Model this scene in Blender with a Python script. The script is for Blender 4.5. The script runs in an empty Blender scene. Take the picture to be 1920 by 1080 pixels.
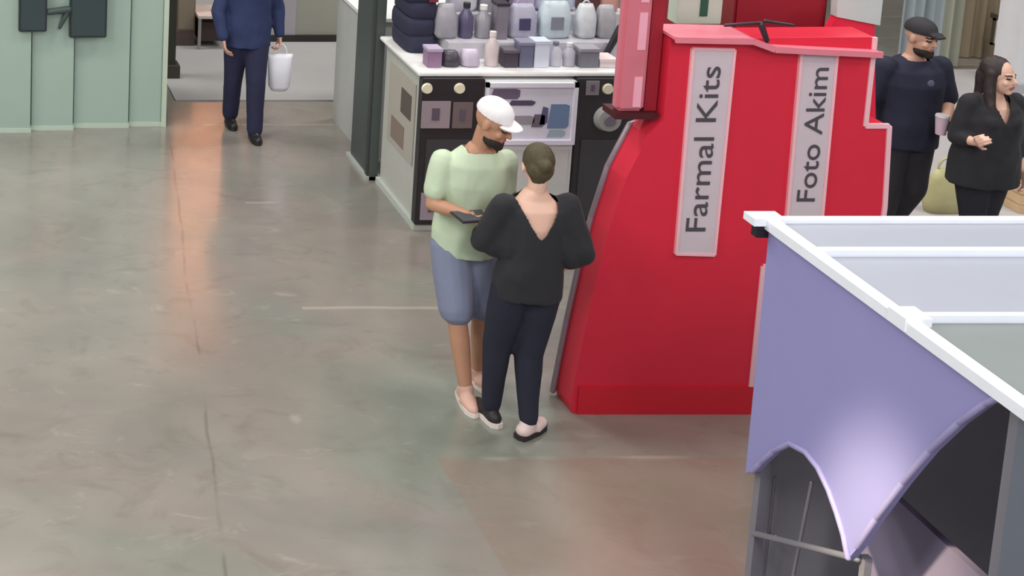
import bpy, bmesh, math, random
from mathutils import Vector, Matrix, noise
from mathutils.geometry import tessellate_polygon
random.seed(7)
S = bpy.context.scene
COL = S.collection
# ------------------------------------------------------------------ camera
CH, FP, PX0, PY0 = 4.73, 2700.0, -150.0, -292.0
TILT = math.atan(452 / 2700)
cam = bpy.data.cameras.new('camera'); co = bpy.data.objects.new('camera', cam); COL.objects.link(co)
co.location = (0, 0, CH); co.rotation_euler = (math.pi / 2 - TILT, 0, 0)
cam.sensor_width = 36; cam.lens = 36 * FP / 1920
cam.shift_x = (960 - PX0) / 1920; cam.shift_y = (PY0 - 540) / 1920
cam.clip_start = .1; cam.clip_end = 200
S.camera = co
# ------------------------------------------------------------------ light
w = bpy.data.worlds.new('world'); S.world = w; w.use_nodes = True
w.node_tree.nodes['Background'].inputs[0].default_value = (.84, .9, 1, 1)
w.node_tree.nodes['Background'].inputs[1].default_value = .42
S.view_settings.view_transform = 'Standard'; S.view_settings.look = 'None'
S.view_settings.gamma = 1; S.view_settings.exposure = .0
S.view_settings.use_curve_mapping = False
def area(name, loc, size, power, color=(1, .97, .92), aim=None, size_y=None):
    l = bpy.data.lights.new(name, 'AREA'); l.energy = power; l.color = color
    l.shape = 'RECTANGLE'; l.size = size; l.size_y = size_y or size
    o = bpy.data.objects.new(name, l); COL.objects.link(o); o.location = loc
    if aim: o.rotation_euler = (Vector(aim) - Vector(loc)).to_track_quat('-Z', 'Y').to_euler()
    return o
for (lx, ly, pw_) in ((-1.5, 2.0, 130), (4.5, 1.5, 110), (10.5, 3.5, 200), (-1.5, 9.0, 190), (5, 9.0, 190), (11, 9.0, 250), (0, 14.2, 300), (7, 14.2, 300)):
    area('ceiling_lamp', (lx, ly, 8.3), 2.6, pw_, size_y=1.4)
for (lx, ly, ax, ay) in ((-5.5, 3.0, 3.5, 5.5), (-5.5, 8.5, 4.0, 9), (2.5, -1.2, 4.5, 8)):
    area('added_fill_light', (lx, ly, 6.8), 2.4, 230 if lx < 0 else 380, aim=(ax, ay, .8))  # added fill from left and camera side, brightens upright faces
sp = bpy.data.lights.new('spotlight', 'SPOT'); sp.energy = 3000; sp.color = (1, .86, .56); sp.spot_size = math.radians(8); sp.spot_blend = 1; sp.shadow_soft_size = .12
so = bpy.data.objects.new('spotlight', sp); COL.objects.link(so); so.location = (.2, 3.6, 5.2)
so.rotation_euler = (Vector((3.53, 4.87, 1.32)) - so.location).to_track_quat('-Z', 'Y').to_euler()

# ------------------------------------------------------------------ pixel to place helpers
_c, _s = math.cos(TILT), math.sin(TILT)
def _ray(px, py):
    dx = (px - PX0) / FP; dy = -(py - PY0) / FP
    return dx, _c + dy * _s, -_s + dy * _c
def G(px, py, z=0):
    a, b, d = _ray(px, py); t = (z - CH) / d; return Vector((a * t, b * t, z))
def D(px, py, Y):
    a, b, d = _ray(px, py); t = Y / b; return Vector((a * t, Y, CH + d * t))
def X(px, py, x):
    a, b, d = _ray(px, py); t = x / a; return Vector((x, b * t, CH + d * t))
# ------------------------------------------------------------------ materials
def lin(c):
    r = []
    for v in c:
        v /= 255; r.append(v / 12.92 if v <= .04045 else ((v + .055) / 1.055) ** 2.4)
    return (*r, 1)
MATS = {}
def mat(name, rgb, rough=.6, metal=0, var=.06, scale=9, bump=.0, bscale=60, emit=0, sheen=0, spec=.5):
    if name in MATS: return MATS[name]
    m = bpy.data.materials.new(name); m.use_nodes = True; nt = m.node_tree; N = nt.nodes; L = nt.links
    b = N['Principled BSDF']; base = lin(rgb)
    tc = N.new('ShaderNodeTexCoord'); nz = N.new('ShaderNodeTexNoise'); nz.inputs['Scale'].default_value = scale; nz.inputs['Detail'].default_value = 4
    L.new(tc.outputs['Object'], nz.inputs['Vector'])
    mx = N.new('ShaderNodeMix'); mx.data_type = 'RGBA'
    mx.inputs[6].default_value = tuple(max(0, v * (1 - var)) for v in base[:3]) + (1,)
    mx.inputs[7].default_value = tuple(min(1, v * (1 + var)) for v in base[:3]) + (1,)
    L.new(nz.outputs['Fac'], mx.inputs[0]); L.new(mx.outputs[2], b.inputs['Base Color'])
    b.inputs['Roughness'].default_value = rough; b.inputs['Metallic'].default_value = metal
    b.inputs['Specular IOR Level'].default_value = spec
    if sheen: b.inputs['Sheen Weight'].default_value = sheen
    if emit:
        b.inputs['Emission Color'].default_value = base; b.inputs['Emission Strength'].default_value = emit
    if bump:
        n2 = N.new('ShaderNodeTexNoise'); n2.inputs['Scale'].default_value = bscale; L.new(tc.outputs['Object'], n2.inputs['Vector'])
        bp = N.new('ShaderNodeBump'); bp.inputs['Strength'].default_value = bump; bp.inputs['Distance'].default_value = .01
        L.new(n2.outputs['Fac'], bp.inputs['Height']); L.new(bp.outputs[0], b.inputs['Normal'])
    MATS[name] = m; return m
def floor_mat():
    m = bpy.data.materials.new('polished_concrete'); m.use_nodes = True; nt = m.node_tree; N = nt.nodes; L = nt.links
    b = N['Principled BSDF']; geo = N.new('ShaderNodeNewGeometry')
    def nz(scale, det=4, dist=0, st=(1, 1, 1), rough=.5):
        mp = N.new('ShaderNodeMapping'); mp.inputs['Scale'].default_value = st; L.new(geo.outputs['Position'], mp.inputs['Vector'])
        n = N.new('ShaderNodeTexNoise'); n.inputs['Scale'].default_value = scale; n.inputs['Detail'].default_value = det
        n.inputs['Distortion'].default_value = dist; n.inputs['Roughness'].default_value = rough; L.new(mp.outputs[0], n.inputs['Vector']); return n.outputs['Fac']
    def ramp(f, stops):
        r = N.new('ShaderNodeValToRGB'); e = r.color_ramp.elements
        e[0].position, e[0].color = stops[0][0], lin(stops[0][1]) if isinstance(stops[0][1], tuple) else (stops[0][1],) * 3 + (1,)
        e[1].position, e[1].color = stops[-1][0], lin(stops[-1][1]) if isinstance(stops[-1][1], tuple) else (stops[-1][1],) * 3 + (1,)
        for p, c in stops[1:-1]:
            q = e.new(p); q.color = lin(c) if isinstance(c, tuple) else (c,) * 3 + (1,)
        L.new(f, r.inputs[0]); return r.outputs[0]
    def mix(f, a, c, mode='MIX'):
        x = N.new('ShaderNodeMix'); x.data_type = 'RGBA'; x.blend_type = mode
        if isinstance(f, float): x.inputs[0].default_value = f
        else: L.new(f, x.inputs[0])
        L.new(a, x.inputs[6])
        if isinstance(c, tuple): x.inputs[7].default_value = c
        else: L.new(c, x.inputs[7])
        return x.outputs[2]
    def mth(op, a, c=None, clamp=False):
        x = N.new('ShaderNodeMath'); x.operation = op; x.use_clamp = clamp
        for i, v in enumerate((a, c)):
            if v is None: continue
            if isinstance(v, (int, float)): x.inputs[i].default_value = v
            else: L.new(v, x.inputs[i])
        return x.outputs[0]
    base = ramp(nz(.42, 3, .6), [(.3, FC[0]), (.5, FC[1]), (.7, FC[2])])
    cloud = ramp(nz(1.7, 6, .8), [(.3, (176, 174, 168)), (.7, (214, 212, 206))])
    col = mix(.55, base, cloud, 'MULTIPLY')
    stain = ramp(nz(2.3, 7, 1.4, (1, 1.6, 1), .62), [(.53, 0.0), (.70, 1.0)])
    col = mix(mth('MULTIPLY', stain, .30), col, lin((104, 92, 80)))
    pale = ramp(nz(3.1, 6, 1.0, (1, 2.0, 1), .6), [(.60, 0.0), (.80, 1.0)])
    col = mix(mth('MULTIPLY', pale, .25), col, lin((206, 200, 190)))
    # control joints, wandering a little
    sx = N.new('ShaderNodeSeparateXYZ'); L.new(geo.outputs['Position'], sx.inputs[0])
    wob = mth('MULTIPLY', mth('SUBTRACT', nz(.9, 3), .5), .10)
    # long joint: x = 0.79 + 0.121*y
    lx = mth('SUBTRACT', sx.outputs['X'], mth('ADD', mth('MULTIPLY', sx.outputs['Y'], .125), .70))
    d1 = mth('ABSOLUTE', mth('ADD', lx, wob))
    dy = mth('ABSOLUTE', mth('ADD', mth('SUBTRACT', mth('MODULO', mth('ADD', sx.outputs['Y'], 19.735), 1.75), .875), wob))
    j1 = mth('SUBTRACT', 1.0, mth('DIVIDE', d1, .016), True)
    jb = ramp(nz(1.6, 2), [(.45, 0.0), (.56, 1.0)])
    j1 = mth('MULTIPLY', j1, mth('ADD', mth('MULTIPLY', jb, .7), .04))
    j2 = mth('MULTIPLY', mth('SUBTRACT', 1.0, mth('DIVIDE', dy, .03), True), mth('GREATER_THAN', sx.outputs['X'], 2.6))
    col = mix(mth('MULTIPLY', j1, .75), col, lin((96, 84, 76)))
    col = mix(mth('MULTIPLY', mth('MULTIPLY', j2, jb), .4), col, lin((200, 192, 178)))
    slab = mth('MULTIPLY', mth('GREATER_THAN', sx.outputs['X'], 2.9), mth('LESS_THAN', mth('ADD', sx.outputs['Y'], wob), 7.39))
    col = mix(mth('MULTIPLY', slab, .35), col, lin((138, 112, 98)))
    L.new(col, b.inputs['Base Color'])
    rg = mth('ADD', mth('MULTIPLY', nz(2.6, 5), .20), .15)
    L.new(rg, b.inputs['Roughness']); b.inputs['Specular IOR Level'].default_value = .85
    b.inputs['Coat Weight'].default_value = .5; b.inputs['Coat Roughness'].default_value = .14
    bp = N.new('ShaderNodeBump'); bp.inputs['Strength'].default_value = .12; bp.inputs['Distance'].default_value = .01
    L.new(nz(1.3, 3), bp.inputs['Height']); L.new(bp.outputs[0], b.inputs['Normal'])
    return m
FC = [(142, 146, 141), (158, 150, 145), (142, 150, 141)]
# ------------------------------------------------------------------ mesh helpers
def link(name, me, m=None, parent=None, **k):
    o = bpy.data.objects.new(name, me); COL.objects.link(o)
    if m: me.materials.append(m)
    if parent: o.parent = parent
    for a, v in k.items(): o[a] = v
    return o
def ob(name, bm, m, parent=None, bevel=0, smooth=False, **k):
    if bevel:
        bmesh.ops.remove_doubles(bm, verts=bm.verts, dist=1e-5)
        bmesh.ops.bevel(bm, geom=bm.edges[:], offset=bevel, segments=2, affect='EDGES', clamp_overlap=True)
    bmesh.ops.recalc_face_normals(bm, faces=bm.faces)
    me = bpy.data.meshes.new(name); bm.to_mesh(me); bm.free()
    if smooth:
        for p in me.polygons: p.use_smooth = True
    if parent is not None:   # children given in world coordinates
        pm = parent_matrix(parent).inverted(); me.transform(pm)
    return link(name, me, m, parent, **k)
def parent_matrix(o):
    mt = Matrix.Translation(o.location) @ o.rotation_euler.to_matrix().to_4x4()
    return parent_matrix(o.parent) @ mt if o.parent else mt
def thing(name, loc, label, cat, group=None, rz=0):
    o = bpy.data.objects.new(name, None); COL.objects.link(o); o.location = loc; o.rotation_euler = (0, 0, rz)
    o.empty_display_size = .1
    o['label'] = label; o['category'] = cat
    if group: o['group'] = group
    return o
def tag(o, label, cat, group=None, kind=None):
    o['label'] = label; o['category'] = cat
    if group: o['group'] = group
    if kind: o['kind'] = kind
    return o
def B(): return bmesh.new()
def box(bm, x0, x1, y0, y1, z0, z1):
    v = [bm.verts.new(p) for p in ((x0, y0, z0), (x1, y0, z0), (x1, y1, z0), (x0, y1, z0), (x0, y0, z1), (x1, y0, z1), (x1, y1, z1), (x0, y1, z1))]
    for f in ((0, 3, 2, 1), (4, 5, 6, 7), (0, 1, 5, 4), (1, 2, 6, 5), (2, 3, 7, 6), (3, 0, 4, 7)): bm.faces.new([v[i] for i in f])
    return bm
def bx(*a): return box(B(), *a)
def prism(bm, pts, axis, a, t):
    """pts 2-D outline; axis 'y': (x,z) at y=a..a+t ; axis 'x': (y,z) ; axis 'z': (x,y)"""
    def P(p, s):
        return {'y': (p[0], a + s, p[1]), 'x': (a + s, p[0], p[1]), 'z': (p[0], p[1], a + s)}[axis]
    A = [bm.verts.new(P(p, 0)) for p in pts]; C = [bm.verts.new(P(p, t)) for p in pts]; n = len(pts)
    for tri in tessellate_polygon([[Vector((p[0], p[1], 0)) for p in pts]]):
        bm.faces.new([A[i] for i in tri]); bm.faces.new([C[i] for i in tri[::-1]])
    for i in range(n): bm.faces.new([A[i], A[(i + 1) % n], C[(i + 1) % n], C[i]])
    return bm
def frame_of(d):
    d = d.normalized(); u = Vector((0, 0, 1)) if abs(d.z) < .9 else Vector((1, 0, 0))
    s = d.cross(u).normalized(); return d, s, s.cross(d).normalized()
def cap(bm, a, b, ra, rb=None, n=12):
    a, b = Vector(a), Vector(b); rb = ra if rb is None else rb
    d, s, t = frame_of(b - a) if (b - a).length > 1e-6 else (Vector((0, 0, 1)), Vector((1, 0, 0)), Vector((0, 1, 0)))
    rings = []
    for k in range(1, 4): q = -math.pi / 2 + k * math.pi / 6; rings.append((a + d * ra * math.sin(q), ra * math.cos(q)))
    rings[-1] = (a, ra)
    for k in range(0, 3): q = k * math.pi / 6; rings.append((b + d * rb * math.sin(q), rb * math.cos(q)))
    R = [[bm.verts.new(c + (s * math.cos(i * 2 * math.pi / n) + t * math.sin(i * 2 * math.pi / n)) * r) for i in range(n)] for c, r in rings]
    for p, q in zip(R, R[1:]):
        for i in range(n): bm.faces.new([p[i], p[(i + 1) % n], q[(i + 1) % n], q[i]])
    for ring, apex in ((R[0], a - d * ra), (R[-1], b + d * rb)):
        v = bm.verts.new(apex)
        for i in range(n): bm.faces.new([ring[i], ring[(i + 1) % n], v])
    return bm
def cyl(bm, a, b, ra, rb=None, n=16):
    a, b = Vector(a), Vector(b); rb = ra if rb is None else rb; d, s, t = frame_of(b - a)
    R = [[bm.verts.new(c + (s * math.cos(i * 2 * math.pi / n) + t * math.sin(i * 2 * math.pi / n)) * r) for i in range(n)] for c, r in ((a, ra), (b, rb))]
    for i in range(n): bm.faces.new([R[0][i], R[0][(i + 1) % n], R[1][(i + 1) % n], R[1][i]])
    bm.faces.new(R[0][::-1]); bm.faces.new(R[1]); return bm
def ell(bm, c, r, M=None, u=18, v=12):
    vs = bmesh.ops.create_uvsphere(bm, u_segments=u, v_segments=v, radius=1)['verts']
    for p in vs:
        q = Vector((p.co.x * r[0], p.co.y * r[1], p.co.z * r[2]))
        p.co = (M @ q if M else q) + Vector(c)
    return bm
def loft(bm, rings, n=24, sq=2.3, yaw=0):
    """rings: (centre, rx, ry) superellipses lying level, bottom to top"""
    R = []; cy, sy = math.cos(yaw), math.sin(yaw)
    for c, rx, ry in rings:
        r = []
        for i in range(n):
            a = 2 * math.pi * i / n; ca, sa = math.cos(a), math.sin(a)
            x = math.copysign(abs(ca) ** (2 / sq), ca) * rx; y = math.copysign(abs(sa) ** (2 / sq), sa) * ry
            r.append(bm.verts.new((c[0] + x * cy - y * sy, c[1] + x * sy + y * cy, c[2])))
        R.append(r)
    for p, q in zip(R, R[1:]):
        for i in range(n): bm.faces.new([p[i], p[(i + 1) % n], q[(i + 1) % n], q[i]])
    bm.faces.new(R[0][::-1]); bm.faces.new(R[-1]); return bm
def remesh(name, bm, voxel, m, parent, it=3, wrinkle=0, wf=9, cut=None, paint=None, mats=(), **k):
    """union of all the closed shapes in bm as ONE continuous skin (bm in the parent's local space)"""
    me = bpy.data.meshes.new(name); bm.to_mesh(me); bm.free()
    t = bpy.data.objects.new('tmp', me); COL.objects.link(t)
    r = t.modifiers.new('r', 'REMESH'); r.mode = 'VOXEL'; r.voxel_size = voxel
    s = t.modifiers.new('s', 'SMOOTH'); s.iterations = it; s.factor = .5
    dg = bpy.context.evaluated_depsgraph_get(); me2 = bpy.data.meshes.new_from_object(t.evaluated_get(dg))
    bpy.data.objects.remove(t); bpy.data.meshes.remove(me)
    if wrinkle:
        for v in me2.vertices:
            p = v.co; f = noise.noise(Vector((p.x * wf, p.y * wf, p.z * wf * .45))) + .5 * noise.noise(Vector((p.x * wf * 2.3, p.y * wf * 2.3 + 7, p.z * wf * 1.3)))
            v.co = p + v.normal * f * wrinkle
    if cut:
        b2 = B(); b2.from_mesh(me2); bmesh.ops.delete(b2, geom=[f for f in b2.faces if cut(f.calc_center_median())], context='FACES')
        for _ in range(4): bmesh.ops.smooth_vert(b2, verts=[v for v in b2.verts if v.is_boundary], factor=.5, use_axis_x=True, use_axis_y=True, use_axis_z=True)
        b2.to_mesh(me2); b2.free()
    me2.materials.clear(); me2.materials.append(m)
    for x in mats: me2.materials.append(x)
    for p in me2.polygons:
        p.use_smooth = True
        if paint: p.material_index = paint(p.center)
    me2.name = name
    o = link(name, me2, None, parent, **k); return o

# ------------------------------------------------------------------ the hall
o = ob('floor', bx(-8, 22, -2, 30, -.1, 0), floor_mat()); o['kind'] = 'structure'
o = ob('wall_back', bx(-8, 22, 30, 30.2, -.1, 9), mat('hall_wall', (190, 194, 186), .8)); o['kind'] = 'structure'
o = ob('wall_left', bx(-8.2, -8, -2, 30.2, -.1, 9), mat('hall_wall_side', (178, 190, 176), .8)); o['kind'] = 'structure'
o = ob('wall_right', bx(22, 22.2, -2, 30.2, -.1, 9), mat('hall_wall_right', (190, 188, 182), .8)); o['kind'] = 'structure'
o = ob('ceiling', bx(-8.2, 22.2, -2, 30.2, 9, 9.2), mat('hall_ceiling', (176, 178, 178), .9)); o['kind'] = 'structure'

# ------------------------------------------------------------------ people
SKIN = mat('fair_skin', (226, 184, 166), .5, var=.04)
SKIN2 = mat('tan_skin', (186, 138, 112), .5, var=.05)
SKIN3 = mat('warm_skin', (206, 160, 140), .5, var=.05)
EYE = mat('eye_dark', (40, 32, 30), .3); LIP = mat('lip', (176, 104, 96), .5); BROW = mat('brow', (60, 46, 38), .8)
def rot(yaw, pitch=0, roll=0):
    return Matrix.Rotation(yaw, 3, 'Z') @ Matrix.Rotation(roll, 3, 'Y') @ Matrix.Rotation(pitch, 3, 'X')
def head(bm, c, M, k=1.0):
    P = lambda x, y, z: Vector(c) + M @ (Vector((x, y, z)) * k)
    ell(bm, P(0, .012, .03), (.077 * k, .096 * k, .098 * k), M)
    ell(bm, P(0, -.022, -.035), (.060 * k, .072 * k, .082 * k), M)
    ell(bm, P(0, -.062, -.098), (.026 * k, .024 * k, .020 * k), M)
    cap(bm, P(0, -.090, .012), P(0, -.108, -.024), .008 * k, .0125 * k)
    for s in (-1, 1):
        ell(bm, P(s * .079, .006, -.005), (.010 * k, .020 * k, .032 * k), M)
        ell(bm, P(s * .030, -.080, .004), (.014 * k, .011 * k, .010 * k), M)
        cap(bm, P(s * .016, -.088, .024), P(s * .046, -.078, .026), .008 * k, .006 * k)
        ell(bm, P(s * .036, -.062, -.03), (.022 * k, .022 * k, .022 * k), M)
    cap(bm, P(-.018, -.088, -.058), P(.018, -.088, -.058), .0075 * k)
    cap(bm, P(-.014, -.086, -.068), P(.014, -.086, -.068), .0075 * k)
def face_paint(c, M, k=1.0):
    Mi = M.inverted(); c = Vector(c)
    def f(p):
        q = (Mi @ (Vector(p) - c)) / k
        if q.y < -.06:
            if (abs(abs(q.x) - .030) < .012 and abs(q.z - .004) < .006): return 1
            if abs(q.x) < .025 and -.074 < q.z < -.052 and q.y < -.078: return 2
            if .014 < abs(q.x) < .05 and .021 < q.z < .032: return 3
        return 0
    return f
def hand(bm, w, d, n, side, curl=.5, k=1.0):
    """w wrist, d direction of the palm, n palm normal (fingers bend towards n), side +1/-1 thumb side"""
    d = Vector(d).normalized(); n = Vector(n); n = (n - d * n.dot(d)).normalized(); s = d.cross(n) * side; w = Vector(w)
    L = [.040, .045, .041, .032]
    for i in range(4):
        o = (1.5 - i) * .0205 * k
        kn = w + d * (.086 - abs(i - 1.2) * .004) * k + s * o
        cap(bm, w + s * o * .6 + d * .01, kn, .0125 * k, .0105 * k, 10)
        a = curl * .9 + i * .05; d1 = d * math.cos(a) + n * math.sin(a)
        p1 = kn + d1 * L[i] * k; b = a + curl * 1.1; d2 = d * math.cos(b) + n * math.sin(b); p2 = p1 + d2 * L[i] * .72 * k
        b2 = b + curl * .6; d3 = d * math.cos(b2) + n * math.sin(b2)
        cap(bm, kn, p1, .0092 * k, .0082 * k, 10); cap(bm, p1, p2, .0082 * k, .0076 * k, 10); cap(bm, p2, p2 + d3 * L[i] * .45 * k, .0076 * k, .0068 * k, 10)
    t0 = w + d * .022 * k + s * .026 * k; t1 = t0 + (d * .7 + s * .75 + n * .25).normalized() * .036 * k
    t2 = t1 + (d * .9 + s * .25 + n * .45).normalized() * .030 * k
    cap(bm, w + d * .015, t0, .014 * k, .013 * k, 10); cap(bm, t0, t1, .0125 * k, .0105 * k, 10); cap(bm, t1, t2, .0100 * k, .0085 * k, 10)
def chain(bm, pts):
    for (a, ra), (b, rb) in zip(pts, pts[1:]): cap(bm, a, b, ra, rb, 16)
def V(*a): return Vector(a)
def foot_shape(bm, an, ang, r=1.0, sole=0):
    """an ankle; shoe from heel to toe, pointing along ang (0 = -Y)"""
    f = V(math.sin(ang), -math.cos(ang), 0); s = V(math.cos(ang), math.sin(ang), 0)
    b = V(an[0], an[1], 0)
    cap(bm, b - f * .045 + V(0, 0, .040 * r), b + f * .06 + V(0, 0, .040 * r), .038 * r, .038 * r)
    cap(bm, b + f * .05 + s * .012 + V(0, 0, .034 * r), b + f * .145 + V(0, 0, .030 * r), .036 * r, .028 * r)
    cap(bm, b + f * .05 - s * .012 + V(0, 0, .034 * r), b + f * .13 - s * .008 + V(0, 0, .030 * r), .036 * r, .027 * r)
def shoe(name, parent, an, ang, m, msole, **k):
    b = B(); foot_shape(b, an, ang, 1.12); cap(b, V(an[0], an[1], .05), V(an[0], an[1], an[2] + .012), .044, .046)
    z0 = .012
    o = remesh(name, b, .009, m, parent, 2, cut=lambda p: p.z < z0, **k)
    f = V(math.sin(ang), -math.cos(ang), 0); s = V(math.cos(ang), math.sin(ang), 0); c = V(an[0], an[1], 0)
    outl = [(-.095, 0), (-.083, .034), (-.03, .044), (.06, .052), (.13, .046), (.17, .022), (.18, 0), (.17, -.022), (.13, -.044), (.06, -.048), (-.03, -.042), (-.083, -.034)]
    b = B(); prism(b, [tuple((c + f * u + s * v)[:2]) for u, v in outl], 'z', 0.001, .028)
    me = bpy.data.meshes.new('sole'); bmesh.ops.recalc_face_normals(b, faces=b.faces); b.to_mesh(me); b.free()
    link('sole', me, msole, o); return o
def body(root, J, skin, k=1.0, fem=False, hands=True, headM=None, voxel=.0065, hk=1.0, extra=None):
    """J: dict of joints in the root's space"""
    b = B()
    w = .93 if fem else 1
    for s in 'LR':
        chain(b, [(J['sh' + s], .052 * w * k), (J['el' + s], .039 * w * k)])
        m = J['el' + s].lerp(J['wr' + s], .35)
        chain(b, [(J['el' + s], .039 * w * k), (m, .041 * w * k), (J['wr' + s], .027 * w * k)])
        chain(b, [(J['hip' + s], .088 * k), (J['hip' + s].lerp(J['kn' + s], .35), .082 * k), (J['kn' + s], .054 * k)])
        m = J['kn' + s].lerp(J['an' + s], .3)
        chain(b, [(J['kn' + s], .054 * k), (m, .056 * k), (J['an' + s], .036 * k)])
        foot_shape(b, J['an' + s], J.get('foot' + s, 0)); cap(b, J['an' + s], V(J['an' + s].x, J['an' + s].y, .05), .036, .036)
        d = (J['wr' + s] - J['el' + s]).normalized()
        hand(b, J['wr' + s], J.get('hd' + s, d), J['pn' + s], J['th' + s], J.get('cu' + s, .5))
    pe, wa, ch, nb = J['pelvis'], J['waist'], J['chest'], J['neck']
    yaw = J.get('yaw', 0)
    sw = (J['shL'] - J['shR']).length / 2
    loft(b, [(pe + V(0, 0, -.10), .10 * k, .08 * k), (pe + V(0, 0, -.04), .165 * k, .11 * k), (pe + V(0, 0, .03), .168 * k, .112 * k), (wa, .135 * w * k, .095 * k),
             (wa.lerp(ch, .5), .15 * w * k, .105 * k), (ch, .165 * w * k, .115 * k), (ch.lerp(nb, .55), sw * .92, .095 * k), (nb + V(0, 0, -.03), sw * .55, .065 * k), (nb + V(0, 0, .02), .06, .055)], 28, yaw=yaw)
    hc = J['head']; M = headM
    cap(b, nb + V(0, 0, -.03), hc + M @ V(0, .025, -.06), .058 * w, .052 * w)
    head(b, hc, M, hk)
    if extra: extra(b)
    return remesh('body', b, voxel, skin, root, 2, paint=face_paint(hc, M, hk), mats=(EYE, LIP, BROW))
def shirt(root, J, m, k=1.0, fem=False, sleeve=.5, hem=-.06, grow=.018, slr=None, wrinkle=.007, extra=None, cut=None, name='shirt', neckcut=True, hemw=1.0):
    b = B(); w = .93 if fem else 1; g = grow
    pe, wa, ch, nb = J['pelvis'], J['waist'], J['chest'], J['neck']; sw = (J['shL'] - J['shR']).length / 2
    loft(b, [(pe + V(0, 0, hem), (.172 * hemw) * k + g, .118 * k + g), (pe + V(0, 0, .04), .172 * k * (1 + hemw) / 2 + g, .118 * k + g), (wa, .145 * w * k + g * 1.5, .105 * k + g * 1.3),
             (ch, .168 * w * k + g, .12 * k + g), (ch.lerp(nb, .55), sw * .95 + g * .5, .1 * k + g), (nb + V(0, 0, -.03), sw * .6 + g, .066 * k + g), (nb + V(0, 0, .012), .066 + g * .5, .062 + g * .5)], 28, yaw=J.get('yaw', 0))
    for s in 'LR':
        r = slr or (.064 * w * k, .056 * w * k)
        if sleeve <= 1:
            e = J['sh' + s].lerp(J['el' + s], sleeve); chain(b, [(J['sh' + s], r[0]), (e, r[1])])
        else:
            e = J['el' + s].lerp(J['wr' + s], sleeve - 1); chain(b, [(J['sh' + s], r[0]), (J['el' + s], r[1]), (e, r[1] * .78)])
    if extra: extra(b)
    return remesh(name, b, .010, m, root, 4, wrinkle, 8, cut=cut)
def trousers(root, J, m, k=1.0, r=(.105, .085, .06), to=1.0, wrinkle=.005, name='trousers', dz=.05, hw=1.0):
    b = B(); pe = J['pelvis']
    loft(b, [(pe + V(0, 0, -.09), .13 * k * hw, .10 * k), (pe + V(0, 0, -.03), .176 * k * hw, .122 * k), (pe + V(0, 0, .04), .172 * k * hw, .12 * k), (pe + V(0, 0, .10), .155 * k, .11 * k)], 28, yaw=J.get('yaw', 0))
    for s in 'LR':
        h, kn, an = J['hip' + s], J['kn' + s], J['an' + s] + V(0, 0, dz)
        if to <= 1 and to < .99 and to <= .6:
            e = h.lerp(kn, to / .5 if to < .5 else 1.0); e2 = h.lerp(kn, min(1.0, to * 2)); chain(b, [(h, r[0] * k), (h.lerp(e2, .5), r[0] * .95 * k), (e2, r[1] * k)])
        else:
            chain(b, [(h, r[0] * k), (h.lerp(kn, .4), r[0] * .93 * k), (kn, r[1] * k), (kn.lerp(an, .5), (r[1] + r[2]) / 2 * k), (an, r[2] * k)])
    return remesh(name, b, .010, m, root, 3, wrinkle, 7)
def base_J(H=1.75):
    q = H / 1.75
    J = {'pelvis': V(0, 0, .95), 'waist': V(0, 0, 1.09), 'chest': V(0, 0, 1.28), 'neck': V(0, .01, 1.46), 'head': V(0, -.015, 1.625),
         'shL': V(.165, 0, 1.405), 'shR': V(-.165, 0, 1.405), 'elL': V(.225, .02, 1.12), 'elR': V(-.225, .02, 1.12), 'wrL': V(.24, -.06, .88), 'wrR': V(-.24, -.06, .88),
         'hipL': V(.085, 0, .90), 'hipR': V(-.085, 0, .90), 'knL': V(.095, -.015, .50), 'knR': V(-.095, -.015, .50), 'anL': V(.1, .02, .085), 'anR': V(-.1, .02, .085)}
    J = {a: v * q for a, v in J.items()}
    J.update(pnL=V(-1, 0, 0), pnR=V(1, 0, 0), thL=1, thR=-1, footL=.15, footR=-.15, cuL=.45, cuR=.45); return J
def hair_cap(bm, c, M, k=1.0, back=.0):
    P = lambda x, y, z: Vector(c) + M @ (Vector((x, y, z)) * k)
    ell(bm, P(0, .024, .042), (.086 * k, .098 * k, .100 * k), M)
    ell(bm, P(0, .055, -.01), (.076 * k, .062 * k, .07 * k), M)

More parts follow.
